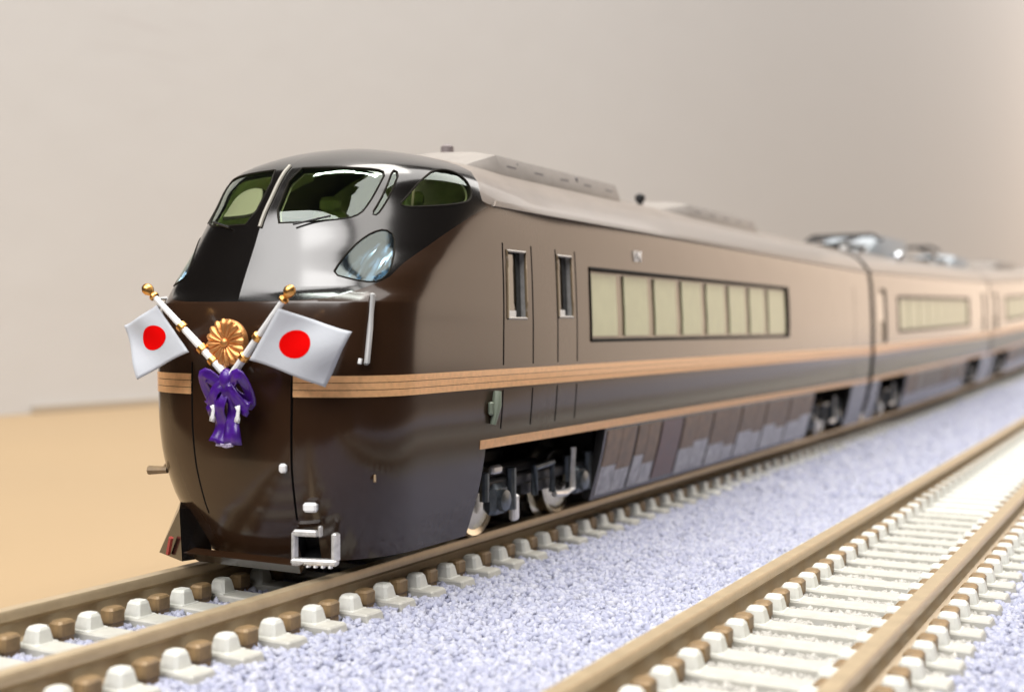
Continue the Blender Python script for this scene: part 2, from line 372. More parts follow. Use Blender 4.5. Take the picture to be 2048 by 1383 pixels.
holes = []
def hole(cls, poly): feats.append((cls, poly)); holes.append((cls, poly))
for sd in (1, -1):
    hole('windshield_pane', resample(smooth_poly(U(WIND, sd), 1), .5))
    hole('quarter_pane', resample(smooth_poly(U(QUART, sd), 1), .5))
    hole('cab_window', resample(smooth_poly(U(CAB, sd), 2), .5))
    hole('headlight', resample(smooth_poly(U(HEAD, sd), 1), .5))
    hole('window_band', YZ(30.9, 85.9, 14.0, 19.65, sd))
    hole('door_window', YZ(17.6, 20.3, 15.65, 20.3, sd))
    hole('door_window', YZ(25.3, 27.7, 15.8, 20.35, sd))
    for y in (16.95, 21.15, 25.0, 28.3, 119.0):
        hole('groove', YZ(y, y + .2, 12.45, 20.8, sd)); hole('groove', YZ(y, y + .2, 8.1, 10.75, sd))
    hole('opening', YZ(15.3, 34.6, .9, 6.9, sd)); hole('opening', YZ(99.2, 119.2, .9, 6.9, sd))
    for y in (41.5, 47.0, 52.5, 61.0, 70.0, 79.0, 88.5): hole('groove', YZ(y, y + .16, 1.3, 6.6, sd))
hole('groove', resample([(5.75, 3.5), (5.95, 3.5), (5.95, 12.9), (5.75, 12.9)], .6)); hole('groove', resample([(-4.35, 3.5), (-4.15, 3.5), (-4.15, 12.9), (-4.35, 12.9)], .6))
hole('coupler_opening', resample([(5.6, 1.0), (7.6, 1.0), (7.6, 2.9), (5.6, 2.9)], .5))
us = np.concatenate([np.arange(-20, 20.01, .42), np.arange(20.6, 33, .8), -np.arange(20.6, 33, .8), np.arange(34, 135.01, 4.04), -np.arange(34, 135.01, 4.04), [135., -135.]])
us = np.unique(np.round(np.concatenate([us, [-.06, .06]]), 4))
v2, f2, cls = skin(nose_surf, us, ZR, feats)
sub_mesh(nose_surf, v2, f2[cls == 'body'], 'body_shell', 0, BROWN, lead)
sub_mesh(nose_surf, v2, f2[cls == 'roof'], 'roof', 0, ROOF, lead)
sub_mesh(nose_surf, v2, f2[cls == 'canopy'], 'nose_hood', 0, CANOPY, lead)
def pane_obj(poly, cname, name, off, m, parent):
    c = v2[f2].mean(1); sel = (cls == cname) & inside(poly, c)
    return sub_mesh(nose_surf, v2, f2[sel], name, off, m, parent)
for c, poly in holes:
    sd = 1 if poly[0][0] > 0 else -1
    if c in ('windshield_pane', 'quarter_pane', 'cab_window'):
        o = pane_obj(poly, c, c, -.06, GLASS, lead); r = MB(); reveal(nose_surf, poly, 0, -.35, r); r.build('gasket', GASKET, o)
        outline_tube(nose_surf, poly, .07, -.02, 'seal', GASKET, o)
    elif c == 'headlight':
        h = bpy.data.objects.new('headlight', None); COL.objects.link(h); h.parent = lead
        pane_obj(poly, c, 'lens', -.03, CLEAR, h); pane_obj(poly, c, 'reflector', -1.1, TEAL, h)
        r = MB(); reveal(nose_surf, poly, 0, -1.1, r); r.build('bezel', CHROME, h)
        outline_tube(nose_surf, poly, .06, 0, 'seal', GASKET, h)
        for s0_, z0_, s1_, z1_, w_ in ((.425, 18.35, .455, 19.6, .26), (.475, 18.3, .515, 20.3, .34), (.545, 18.4, .575, 19.9, .22)):   # slanted reflector vanes
            a_, b_ = [V(nose_surf(sd * s * 20, z)) - V(outward(nose_surf, np.array([sd * s * 20.]), np.array([z]))[0]) * .62 for s, z in ((s0_, z0_), (s1_, z1_))]
            MB().tube([a_, (a_ + b_) / 2, b_], [w_ * .5, w_, w_ * .6], 8).build('reflector_vane', CHROME, h, True)
    elif c == 'window_band':
        o = pane_obj(poly, c, 'window', -.32, POST, lead); r = MB(); reveal(nose_surf, poly, 0, -.32, r); r.build('frame', GASKET, o)
        outline_tube(nose_surf, poly, .16, -.05, 'seal', GASKET, o)
        for k in range(8):
            y0 = 31.35 + 6.74 * k; y1 = y0 + (5.05 if k < 7 else 6.3); y1 = min(y1, 85.3)
            patch(flank_uz(sd), y0, y1, 14.35, 19.3, -.16, 6, 4, .1).build('pane', BLIND, o, True)
    elif c == 'door_window':
        o = pane_obj(poly, c, 'door_window', -.45, DGLASS, lead); r = MB(); reveal(nose_surf, poly, .05, -.45, r); r.build('frame', SILVER, o)
        outline_tube(nose_surf, poly, .11, .0, 'seal', POST, o)
        y_lo = float(nose_surf(poly[0][0], poly[0][1])[1]); zl = min(q_[1] for q_ in poly)
        patch(flank_uz(sd), y_lo + .25, y_lo + .95, zl + .35, zl + 4.1, -.36, 3, 4, .05).build('inner_post', BLIND, o, True)
        patch(flank_uz(sd), y_lo + .3, y_lo + 1.7, zl + .1, zl + .55, -.3, 3, 3, .05).build('sill', WHITEP, o, True)
    elif c == 'groove':
        o = pane_obj(poly, c, 'panel_seam', -.3, GROOVE, lead); r = MB(); reveal(nose_surf, poly, 0, -.3, r); r.build('seam_edge', GROOVE, o)
    elif c == 'opening':
        r = MB(); reveal(nose_surf, poly, 0, -.7, r, 1.0); r.build('skirt_edge', GROOVE, lead)
    elif c == 'coupler_opening':
        r = MB(); reveal(nose_surf, poly, 0, -1.2, r); r.build('coupler_recess', BLACK, lead)
        pane_obj(poly, c, 'coupler_plate', -1.2, BLACK, lead)
LINER = mat('cab_liner_olive', (.62, .62, .42), .6, noise=.2, nscale=.4)
sub_mesh(nose_surf, v2, f2[(cls == 'canopy') & (v2[f2].mean(1)[:, 1] > 20.6)], 'cab_liner', -.5, LINER, lead)
# centre pillar and windshield frame
q = [nose_surf(.0, z) for z in np.linspace(21.2, 25.3, 10)]
MB().tube([V(p) + V((.05, -.05, .03)) for p in q], .13, 8).build('window_pillar', mat('pillar_grey', (.30, .28, .24), .4), lead, True)
# wipers
for sd in (1, -1):
    a, b = nose_surf(sd * 3.4, 21.25), nose_surf(sd * 6.2, 21.7); MB().tube([V(a) + V((0, -.25, .05)), V(b) + V((0, -.2, .1))], .07, 6).build('wiper', BLACK, lead)
# gold lines: three thin ones round the nose and flank, broken at the middle door, one along the sill
for sd in (1, -1):
    for z0, z1 in ((10.94, 11.33), (11.37, 11.76), (11.80, 12.19)):
        patch(nose_surf, sd * (5.95 if sd > 0 else 4.35), sd * 135, z0, z1, .05, 150, 2, .1).build('gold_line', GOLD, lead, True)
    a = [u_at_y(y, 7.2) for y in (14.5, 128.9)]; patch(nose_surf, sd * a[0], sd * a[1], 6.90, 7.50, .06, 80, 2, .12).build('gold_line', GOLD, lead, True)
# gutter along the roof edge
for sd in (1, -1):
    a = [u_at_y(y, 23.3) for y in (16.2, 128.9)]; patch(nose_surf, sd * a[0], sd * a[1], 23.2, 23.55, .16, 90, 3, .2).build('gutter', ROOF, lead, True)
RODG = mat('handrail_grey', (.46, .46, .46), .35, .3)
# handrails by the nose corners, door grab plates, step, jumper sockets
for sd in (1, -1):
    P = [V(nose_surf(sd * 11.36, 16.9)), V(nose_surf(sd * 11.75, 12.95))]; o_ = V((sd * .3, -.35, 0))
    MB().tube([P[0], P[0] + o_, P[0] * .5 + P[1] * .5 + o_ * 1.1, P[1] + o_, P[1]], .17, 8).build('handrail', RODG, lead, True)
    MB().tube([V(nose_surf(sd * 11.1, 14.2)) + o_ * .6 + V((0, 0, -1.0)), V(nose_surf(sd * 11.1, 13.2)) + o_ * .6 + V((0, 0, -.3))], .12, 6).build('handrail_bracket', WHITEP, lead, True)
    p = nose_surf(sd * u_at_y(15.9, 9.6), 9.6)
    MB().tube([(p[0] + sd * .22, 16.0, 10.7), (p[0] + sd * .3, 15.8, 9.8), (p[0] + sd * .12, 15.6, 8.5)], [.3, .34, .2], 8).box((p[0] + sd * .15, 15.3, 9.6), (.3, .5, .9), bev=.1).build('grab_plate', mat('pale_green_plastic%d' % sd, (.17, .20, .15), .5), lead, True)
    MB().tube([V(nose_surf(sd * 13.1, 6.3)), V(nose_surf(sd * 13.1, 6.3)) + V((sd * .15, -.2, -.4))], .08, 6).build('hook', BRACE, lead)
MB().tube([V(nose_surf(-11.5, 5.8)), V(nose_surf(-11.5, 5.8)) + V((-1.3, -.35, -.05))], [.22, .3], 8).build('marker_peg', BRACE, lead, True)
MB().box(V(nose_surf(5.2, 6.75)) + V((0, -.12, 0)), (.5, .4, .55), bev=.12).build('door_latch', WHITEP, lead, True)
# coupler cover with silver frame
cx, cy = 5.05, 1.7
cp = MB().box((cx - 1.25, cy, 2.0), (.25, .5, 1.8), bev=.08).box((cx + 1.2, cy + .75, 2.05), (.36, .6, 1.7), bev=.1).box((cx, cy + .3, 1.15), (2.9, .6, .36), Matrix.Rotation(.28, 3, 'Z'), bev=.1).box((cx - .5, cy + .1, 2.85), (1.6, .4, .38), Matrix.Rotation(.25, 3, 'Z'), bev=.1)
cp.box((cx + .42, cy + .3, 3.0), (.2, .35, .65), bev=.07).build('coupler_frame', SILVER, lead)
MB().box((cx + .1, cy - .22, 4.45), (.85, .5, .55), Matrix.Rotation(.25, 3, 'Z'), bev=.12).build('socket', WHITEP, lead)
for k in range(6): MB().box((cx - 1.2 + k * .45, cy - .15 + k * .12, 1.05), (.14, .25, .42)).build('coupler_rib', WHITEP, lead)
# snow plough at the far foot of the nose
pl = MB(); pl.add([(-7.9, 2.5, .5), (-4.4, .9, .5), (-5.3, 1.6, 3.6), (-6.7, 3.2, 3.9), (-6.3, 4.8, .5), (-3.8, 3.0, .5), (-4.5, 3.0, 3.6), (-5.9, 4.4, 3.9)], [(0, 1, 2, 3), (4, 7, 6, 5), (0, 4, 5, 1), (1, 5, 6, 2), (2, 6, 7, 3), (3, 7, 4, 0)])
pl.build('snow_plough', CANOPY, lead)
REDP_ = mat('stay_red', (.35, .05, .04), .4)
MB().tube([(-6.2, 1.55, .7), (-5.75, 1.35, 1.8)], .16, 6).build('plough_stay', REDP_, lead)
pl = MB(); pl.add([(-4.6, 1.1, 1.0), (4.6, 1.1, 1.0), (4.0, 2.0, .35), (-4.0, 2.0, .35), (-4.6, 1.9, 1.2), (4.6, 1.9, 1.2)], [(0, 1, 2, 3), (3, 2, 5, 4), (0, 4, 5, 1), (0, 3, 4), (1, 5, 2)])
pl.build('plough_blade', BROWN, lead)
# cab inside
MB().box((0, 8.4, 20.4), (12.6, 5.2, .9), bev=.3).box((-3.4, 8.3, 21.3), (4.0, 2.6, 1.0), bev=.3).box((3.0, 8.6, 21.2), (4.2, 2.4, .8), bev=.3).build('control_desk', DASH, lead, True)
MB().box((0, 14, 18.2), (16.6, 10.5, .6)).build('cab_floor', CABDK, lead)
for x in (-3.4, 3.6):
    MB().box((x, 14.6, 21.0), (3.0, 1.0, 4.6), bev=.4).box((x, 13.4, 19.3), (3.0, 2.6, .8), bev=.3).box((x, 14.7, 23.8), (1.8, .8, 1.1), bev=.3).build('driver_seat', CABDK, lead, True)
for x in (6.6,): MB().tube([(x, 9.3, 20.0), (x * .97, 10.4, 25.2)], .28, 6).build('inner_post', SILVER, lead)
# underframe and rear end
MB().box((0, 72, 7.6), (16.6, 112, 1.4)).box((0, 66, 4.6), (14.6, 60, 5.4)).box((0, 8.6, 4.6), (10.5, 9, 5.0)).build('underframe', BLACK, lead)
def end_wall(y, name, parent, m=BLACK, k=.985, zb=2):
    z = np.concatenate([np.linspace(zb, 23, 14), np.linspace(23.4, 27.45, 12)]); w = pchip(T[:, 0], T[:, 5], z) * k; z = 2 + (z - 2) * (1 - (1 - k) * .25)
    pts = [(a, y, b) for a, b in zip(w, z)] + [(-a, y, b) for a, b in zip(w[::-1], z[::-1])]
    return MB().add(pts, [tuple(range(len(pts)))]).build(name, m, parent)
end_wall(19.6, 'bulkhead', lead, CABDK, .93, 10)
end_wall(128.9, 'end_wall', lead)
MB().box((0, 130.2, 15), (13.5, 2.4, 19), bev=.8).build('gangway_bellows', GROOVE, lead)
# roof fittings
def roof_unit(y0, y1, parent, w=5.6, z0=26.0, z1=28.3, m=None, ramp=4, name='roof_unit'):
    prof = [(-w, z0), (-w, z0 + .75), (-w * .93, z1 - .45), (-w * .6, z1 - .08), (0, z1 + .12), (w * .6, z1 - .08), (w * .93, z1 - .45), (w, z0 + .75), (w, z0)]
    st = [(y0, 0, .5), (y0 + ramp * .5, .62, .85), (y0 + ramp, 1, 1), (y1 - .15, 1, 1), (y1, .9, 1)]
    P = [[(x * q, y, z0 + (z - z0) * k) for x, z in prof] for y, k, q in st]
    mb = MB().grid(P); n = len(prof); mb.f.append(tuple(range(n))); mb.f.append(tuple(4 * n + i for i in range(n - 1, -1, -1)))
    o = mb.build(name, m or UNIT, parent, True, angle=25)
    gmat = mat('grille_grey%s%d' % (name, int(y0)), (.16, .15, .16), .6)
    for k in range(5):
        yy = y0 + ramp + 2 + k * (y1 - y0 - ramp - 4) / 4
        MB().box((0, yy, z1 + .1), (w * .9, .35, .12)).build('louvre', gmat, o); MB().box((w * .97, yy, z0 + .95), (.12, 1.4, .5)).build('grille', gmat, o)
    return o
roof_unit(19.5, 45.6, lead); roof_unit(55.4, 86.3, lead, z1=28.2, ramp=9)
MB().lathe([(.45, 0), (.45, .25), (.28, .35), (.28, 1.0), (.5, 1.05), (.5, 1.6), (.3, 1.75)], (.3, 24.6, 27.35), (0, 0, 1), 12).build('antenna', mat('antenna_grey', (.18, .15, .15), .5), lead, True)
MB().lathe([(.3, 0), (.3, .5), (.5, .6), (.5, 1.1), (.2, 1.3)], (3.0, 56.5, 26.95), (0, 0, 1), 12).build('whistle', BLACK, lead, True)
for x, y in ((4.6, 24.5), (4.9, 26.6), (5.0, 37.0)): MB().box((x, y, 27.4), (.9, .5, .5), Matrix.Rotation(.6, 3, 'Z'), bev=.1).build('roof_bracket', mat('bracket_dark%d' % int(y * 10), (.06, .05, .06), .5), lead)
# small white lettering over the windows
def lettering(txt, loc, size, parent, side=1):
    cu = bpy.data.curves.new('lettering', 'FONT'); cu.body = txt; cu.size = size; cu.extrude = .02; cu.offset = .03; cu.align_x = 'CENTER'
    o = bpy.data.objects.new('tmp', cu); COL.objects.link(o); dg = bpy.context.evaluated_depsgraph_get(); me = bpy.data.meshes.new_from_object(o.evaluated_get(dg)); bpy.data.objects.remove(o)
    n = link('lettering', me, parent, WHITEP); n.location = loc; n.rotation_euler = (math.radians(90), 0, math.radians(90)); return n
lettering('LM', (9.42, 40.7, 20.65), 1.25, lead)
bogie(lead, 26.3); bogie(lead, 109.2)
# equipment covers: one darker reddish skirt panel
SKREFL = mat('skirt_reflection_grey', (.27, .255, .25), .3, .35, .5, noise=.35, nscale=1.1)  # pale grey that paints the ballast's reflection on the low skirt
REDP = mat('skirt_reddish', (.10, .042, .032), .45, 0, .3, noise=.2, nscale=1)
SK = mat('skirt_tan', (.17, .11, .068), .5, 0, .15, noise=.25, nscale=.9)
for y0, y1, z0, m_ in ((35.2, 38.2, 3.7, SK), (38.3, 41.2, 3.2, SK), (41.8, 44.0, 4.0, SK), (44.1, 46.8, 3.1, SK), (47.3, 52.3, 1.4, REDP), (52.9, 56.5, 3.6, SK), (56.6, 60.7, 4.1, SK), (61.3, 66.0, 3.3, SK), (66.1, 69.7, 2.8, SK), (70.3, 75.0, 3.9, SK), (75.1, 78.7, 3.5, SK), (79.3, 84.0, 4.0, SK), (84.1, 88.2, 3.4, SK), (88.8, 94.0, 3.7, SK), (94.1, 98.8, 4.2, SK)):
    for sd in (1, -1): patch(flank_uz(sd), y0, y1, z0, 6.6, .07, 4, 6, .1).build('equipment_cover', m_, lead, True)
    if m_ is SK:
        for sd in (1, -1): patch(flank_uz(sd), y0, y1, 1.25, z0 - .08, .05, 4, 6, .1).build('skirt_reflection_patch', SKREFL, lead, True)  # painted reflection patches, uneven in height, under the tan covers

# ================================================================== FOLLOWING CARS
def flank_car(y0, length, label, win, doors, bog, units):
    yc = y0 + length / 2; h = math.atan((bend(yc + 40) - bend(yc - 40)) / 80)
    root = thing('train_car', label, 'train car', ((bend(y0) + bend(y0 + length)) / 2, yc, (lift(y0) + lift(y0 + length)) / 2), -h, 'cars of the brown model train'); L2 = length / 2
    root.rotation_euler = (math.atan((lift(y0 + length) - lift(y0)) / length), 0, -h)
    for sd in (1, -1):
        fn = flank_surf(-L2, sd); ft = []; hs = []
        def hl(c, y_a, y_b, za, zb): p = YZ(y_a, y_b, za, zb, 1, 'flat', 2.0); ft.append((c, p)); hs.append((c, p))
        for a, b in win: hl('window_band', a, b, 14.0, 19.65)
        for a, b in doors: hl('door', a, b, 12.5, 20.8)
        for b_ in bog: hl('opening', b_ - 9.5, b_ + 9.5, .9, 6.9)
        us_ = np.arange(0, length + .01, length / 30); v, f, c = skin(fn, us_, ZR, ft)
        sub_mesh(fn, v, f[c == 'body'], 'body_shell', 0, BROWN, root); sub_mesh(fn, v, f[c == 'roof'], 'roof', 0, ROOF, root)
        cen = v[f].mean(1)
        for cc, p in hs:
            sel = (c == cc) & inside(p, cen)
            if cc == 'window_band':
                o = sub_mesh(fn, v, f[sel], 'window', -.3, POST, root); r = MB(); reveal(fn, p, 0, -.3, r); r.build('frame', GASKET, o)
                outline_tube(fn, p, .22, -.05, 'seal', GASKET, o)
                a, b = p[0][0], max(q[0] for q in p); n = max(1, round((b - a) / 8.5)); w = (b - a - .8) / n
                for k in range(n): patch(fn, a + .4 + k * w + .25, a + .4 + (k + 1) * w - .45, 14.35, 19.3, -.14, 3, 4, .1).build('pane', BLIND, o, True)
            elif cc == 'door':
                o = sub_mesh(fn, v, f[sel], 'door', -.35, POST, root); r = MB(); reveal(fn, p, 0, -.35, r); r.build('frame', GROOVE, o)
                a, b = p[0][0], max(q[0] for q in p); patch(fn, a + .9, b - .9, 15.8, 20, -.25, 2, 3, .05).build('door_window', DGLASS, o)
            else: r = MB(); reveal(fn, p, 0, -.7, r, 1.0); r.build('skirt_edge', GROOVE, root)
        for z0, z1 in ((10.94, 11.33), (11.37, 11.76), (11.80, 12.19)): patch(fn, 0, length, z0, z1, .05, 3, 2, .1).build('gold_line', GOLD, root)
        patch(fn, 0, length, 6.90, 7.50, .06, 3, 2, .12).build('gold_line', GOLD, root)
        patch(fn, 0, length, 23.2, 23.55, .16, 3, 3, .2).build('gutter', ROOF, root)
        for k in range(7):
            a = bog[0] + 10.5 + k * (bog[1] - bog[0] - 21) / 7; patch(fn, a + .3, a + (bog[1] - bog[0] - 21) / 7 - .3, 3.2, 6.6, .07, 3, 5, .1).build('equipment_cover', (SK, UNIT)[k in (1, 2, 3, 5)], root)
    MB().box((0, 0, 7.6), (16.6, length - 1, 1.4)).box((0, 0, 4.6), (14.6, bog[1] - bog[0] - 22, 5.4)).build('underframe', BLACK, root)
    end_wall(-L2 + .05, 'end_wall', root); end_wall(L2 - .05, 'end_wall', root)
    MB().box((0, L2 + 1.2, 15), (13.5, 2.4, 19), bev=.8).build('gangway_bellows', GROOVE, root)
    for b_ in bog: bogie(root, b_ - L2)
    for u_ in units: u_(root, L2)
    return root
BLUEG = mat('grey_blue_unit', (.33, .36, .39), .55, 0, noise=.1, nscale=.6)
def panto(y, dirn, z=27.4):
    def f(root, L2):
        yy = y - L2
        p = bpy.data.objects.new('pantograph', None); COL.objects.link(p); p.parent = root
        for sx in (-1, 1):
            MB().tube([(sx * 3.2, yy, z + .4), (sx * 3.0, yy + dirn * 9, z + 1.5), (sx * 2.4, yy + dirn * 16, z + 2.2)], .32, 6).build('arm', BLACK, p)
            for k in (0, 12): MB().lathe([(.7, 0), (.5, .3), (.7, .6), (.5, .9), (.7, 1.2)], (sx * 4.2, yy + dirn * k, z - 1.0), (0, 0, 1), 10).build('insulator', WHITEP, p, True)
        MB().box((0, yy + dirn * 6, z + .3), (9.4, 13, .45), bev=.1).build('base_frame', BLACK, p)
        for k in (15.2, 17.2): MB().tube([(-6.2, yy + dirn * k, z + 1.6), (-4.8, yy + dirn * k, z + 2.5), (4.8, yy + dirn * k, z + 2.5), (6.2, yy + dirn * k, z + 1.6)], .3, 6).build('collector_head', BLACK, p)
    return f
def unit(y0, y1, z1, w=5.6, m=None, ramp=3): return lambda root, L2: roof_unit(y0 - L2, y1 - L2, root, w, 26.0, z1, m, ramp, 'roof_unit')
def ball(y, x, z): return lambda root, L2: MB().sphere((x, y - L2, z), 1.0).build('insulator', CHROME, root, True)
flank_car(131.4, 110., 'middle brown train car, out of focus, with a grey hump and pantographs on its roof', [(16.5, 82)], [(3.6, 8.2), (99, 103)], (15, 91), [panto(3, 1), unit(20, 44, 30.4, 5.2, BLUEG, 5), ball(31, 6.3, 26.6), panto(84, -1, 27.4), unit(90, 108, 29.2, 5.2, BLUEG, 4)])
flank_car(243.8, 126., 'farthest brown train car, blurred and cut by the picture edge', [(19, 104)], [(3.6, 8.2), (112, 116)], (15, 106), [unit(30, 60, 28.6, 5.4, None, 4)])

# ================================================================== ORNAMENTS ON THE NOSE
def flag(label, base, tip, hoist_top, hoist_bot, fly_top, fly_bot, rings, disc_uv, disc_r, wave, loc):
    wave *= 1.7
    t = thing('flag', label, 'flag', loc, 0, 'crossed flags on the nose'); L0 = V(loc)
    R_ = lambda p: V(p) - L0
    a, b = R_(base), R_(tip); MB().tube([a, a * .5 + b * .5, b], [.26, .22, .17], 10).build('pole', WHITEP, t, True)
    d = (b - a).normalized(); e = b
    MB().lathe([(.10, -.1), (.30, .0), (.30, .12), (.16, .25), (.22, .38), (.34, .58), (.36, .78), (.24, 1.0), (.05, 1.12)], e, d, 14).build('finial', GOLDM, t, True)
    for k in rings: MB().lathe([(.2, -.22), (.33, -.16), (.33, .16), (.2, .22)], a + (b - a) * k, d, 12).build('ring', GOLDM, t, True)
    H0, H1, F0, F1 = map(R_, (hoist_top, hoist_bot, fly_top, fly_bot))
    def P(u, v):
        p = (H0 * (1 - v) + H1 * v) * (1 - u) + (F0 * (1 - v) + F1 * v) * u
        nrm = (F0 - H0).cross(H1 - H0).normalized()
        w = wave * (math.sin(u * 5.2 + v * 2.0) * u + .35 * math.sin(v * 6 + u * 3) * u)
        sag = -.22 * math.sin(math.pi * u) * (1 - 2 * v) ; return p + nrm * w + (H1 - H0).normalized() * (-.0 + sag * -.6)
    n = 18; A = [[P(i / n, j / n) for i in range(n + 1)] for j in range(n + 1)]; A = np.array([[tuple(p) for p in r] for r in A])
    c = MB().grid(A); o = c.build('cloth', CLOTH, t, True, angle=180); sm = o.modifiers.new('thickness', 'SOLIDIFY'); sm.thickness = .09; sm.offset = 0
    rows = []
    lw = (F0 - H0).length; lh = (H1 - H0).length
    # the red disc, printed on both faces
    nn = (F0 - H0).cross(H1 - H0).normalized()
    for sgn in (1, -1):
        m = MB(); v_ = []; rg = 5; K = 40
        for r in range(rg + 1):
            for k in range(K):
                an = 2 * math.pi * k / K; rr = disc_r * r / rg; uu = disc_uv[0] + rr * math.cos(an) / lw; vv = disc_uv[1] + rr * math.sin(an) / lh
                v_.append(P(uu, vv) + nn * sgn * .06)
        m.add(v_, [(r * K + k, r * K + (k + 1) % K, (r + 1) * K + (k + 1) % K, (r + 1) * K + k) for r in range(rg) for k in range(K)]); m.build('red_disc', RED, t, True)
    return t
pf = lambda x, z, y=-1.3: (x, y, z)
flag('small white flag with red disc leaning left from the nose, hanging past the train edge', pf(.95, 12.0, -.75), pf(-4.45, 16.85, -1.35), pf(-4.35, 16.35), pf(-1.75, 13.55), pf(-7.05, 15.15, -1.5), pf(-5.5, 11.85, -1.5), (.22, .36, .63), (.44, .47), .84, .16, (-3.2, -1.2, 14))
flag('larger looking white flag with red disc leaning right over the gold stripes', pf(1.0, 11.9, -.95), pf(5.55, 16.55, -1.5), pf(5.25, 16.1, -1.55), pf(3.0, 13.15, -1.4), pf(9.4, 14.85, -.1), pf(7.45, 11.55, -.3), (.30, .55), (.42, .48), .92, .2, (5.5, -1.2, 14))
# chrysanthemum medallion
EM = V((.62, -.75, 14.1)); em = thing('medallion', 'round gilt flower medallion with petals between the two crossed flags', 'medallion', EM)
MB().lathe([(1.36, .45), (1.42, .2), (1.36, 0), (1.15, -.08), (.3, -.1)], (0, 0, 0), (0, 1, 0), 48).build('disc', COPPER, em, True)
pm = None
for k in range(16):
    an = 2 * math.pi * k / 16 + .1; d = V((math.cos(an), 0, math.sin(an))); tdir = V((-math.sin(an), 0, math.cos(an)))
    m = MB(); rows = []
    for i, (r, w, h) in enumerate(((.28, .05, .05), (.55, .11, .13), (.85, .17, .17), (1.12, .22, .17), (1.32, .20, .12), (1.44, .09, .03))):
        rows.append([tuple(d * r + tdir * w * c + V((0, -.08 - h * (1 - c * c), 0))) for c in (-1, -.5, 0, .5, 1)])
    m.grid(rows).build('petal', COPPER, em, True, angle=180)
MB().sphere((0, -.14, 0), .30, 12, (1, .6, 1)).build('boss', COPPER, em, True)
# purple ribbon
RB = V((.95, -.75, 12.1)); rb = thing('ribbon', 'purple ribbon bow with long tails hanging below the gilt medallion', 'ribbon', RB)
def strip(path, w0, name, thick=.07, n=5, m=PURPLE, tw=0):
    rows = []
    for i, p in enumerate(path):
        k = i / (len(path) - 1); w = w0 if not hasattr(w0, '__call__') else w0(k); p = V(p); d = V(path[min(i + 1, len(path) - 1)]) - V(path[max(i - 1, 0)])
        s = d.cross(V((0, 1, 0))).normalized(); s = (Matrix.Rotation(tw * k, 3, d.normalized()) @ s)
        rows.append([tuple(p + s * w * c + V((0, -.10 * math.sin(c * 5 + k * 7), 0))) for c in np.linspace(-1, 1, n)])
    o = MB().grid(rows).build(name, m, rb, True, angle=180); sm = o.modifiers.new('t', 'SOLIDIFY'); sm.thickness = thick; return o
for sd in (-1, 1):
    pts = [(0, -.2, -.2)] + [(sd * (.15 + 1.45 * math.sin(a * .5) ** .8), -.25 - .5 * math.sin(a), -.55 + .75 * math.sin(a) * (1 if 1 else 1) - .25 * a / 6) for a in np.linspace(.2, 5.9, 14)] + [(0, -.2, -.45)]
    strip(pts, .42, 'bow_loop')
    pts = [(sd * (.1 + 1.5 * k), -.35 - .2 * math.sin(k * 5), -.5 - 1.3 * k + .2 * math.sin(k * 6)) for k in np.linspace(0, 1, 9)]
    strip(pts, lambda k: .3 + .15 * k, 'bow_end')
    pts = [(sd * (.15 + .45 * k) + .08 * math.sin(k * 9), -.3 - .22 * math.sin(k * 8 + sd), -.4 - 3.5 * k) for k in np.linspace(0, 1, 16)]
    strip(pts, lambda k: .38 + .22 * k, 'tail')
    pts = [(sd * .95 + .1 * math.sin(k * 4), -.42, -1.65 - .95 * k) for k in np.linspace(0, 1, 5)]
    strip(pts, .14, 'cord_end', m=WHITEP)
pts = [(-.62 + 1.25 * k, -.42, -3.93 - .06 * math.sin(k * 3)) for k in np.linspace(0, 1, 8)]
strip(pts, .10, 'fringe', m=mat('fringe_lilac', (.42, .36, .50), .6))
MB().sphere((0, -.3, -.15), .55, 14, (.9, .7, 1.25)).build('knot', PURPLE, rb, True)

# ================================================================== TRACKS
TX = (0.0, 32.25); PITCH = 3.6; Y_A, Y_B = -32.4, 520.
def rail_obj(xc, parent):
    prof = [(-.46, -.15), (-.38, 0), (.38, 0), (.46, -.15), (.46, -.55), (.2, -.8), (.2, -1.6), (.75, -1.85), (.75, -2.0), (-.75, -2.0), (-.75, -1.85), (-.2, -1.6), (-.2, -.8), (-.46, -.55)]
    ys = np.concatenate([[-34.5], np.arange(-32, Y_B, 8)]); P = []
    for y in ys: P.append([(xc + bend(y) + x, y, z + lift(y)) for x, z in prof + prof[:1]])
    return MB().grid(P).build('rail', RAILM, parent, True, angle=30)
def tie_mesh(clips):
    m = MB().box((0, 0, -2.35), (17.0, 1.75, 1.1), taper=.97, bev=.1)
    if clips:
        for x in CLX: m.box((x, 0, -1.42), (1.25, 1.15, .95), taper=.8)
    return m.mesh('sleeper')
CLX = [-4.95 - 1.45, -4.95 + 1.45, 4.95 - 1.45, 4.95 + 1.45]
TM = tie_mesh(False); TM.materials.append(TIE); TMF = tie_mesh(True); TMF.materials.append(CLIPM)
CM = MB().box((0, 0, 0), (1.3, 1.25, 1.0), taper=.78, bev=.16).box((0, 0, -.42), (1.5, 1.5, .2), bev=.05).mesh('rail_clip'); CM.materials.append(CLIPM)
BM_ = MB().box((0, 0, 0), (.95, 1.15, .95), bev=.14).box((0, 0, -.5), (.8, .9, .5)).mesh('rail_brace'); BM_.materials.append(BRACE)
tracks = []
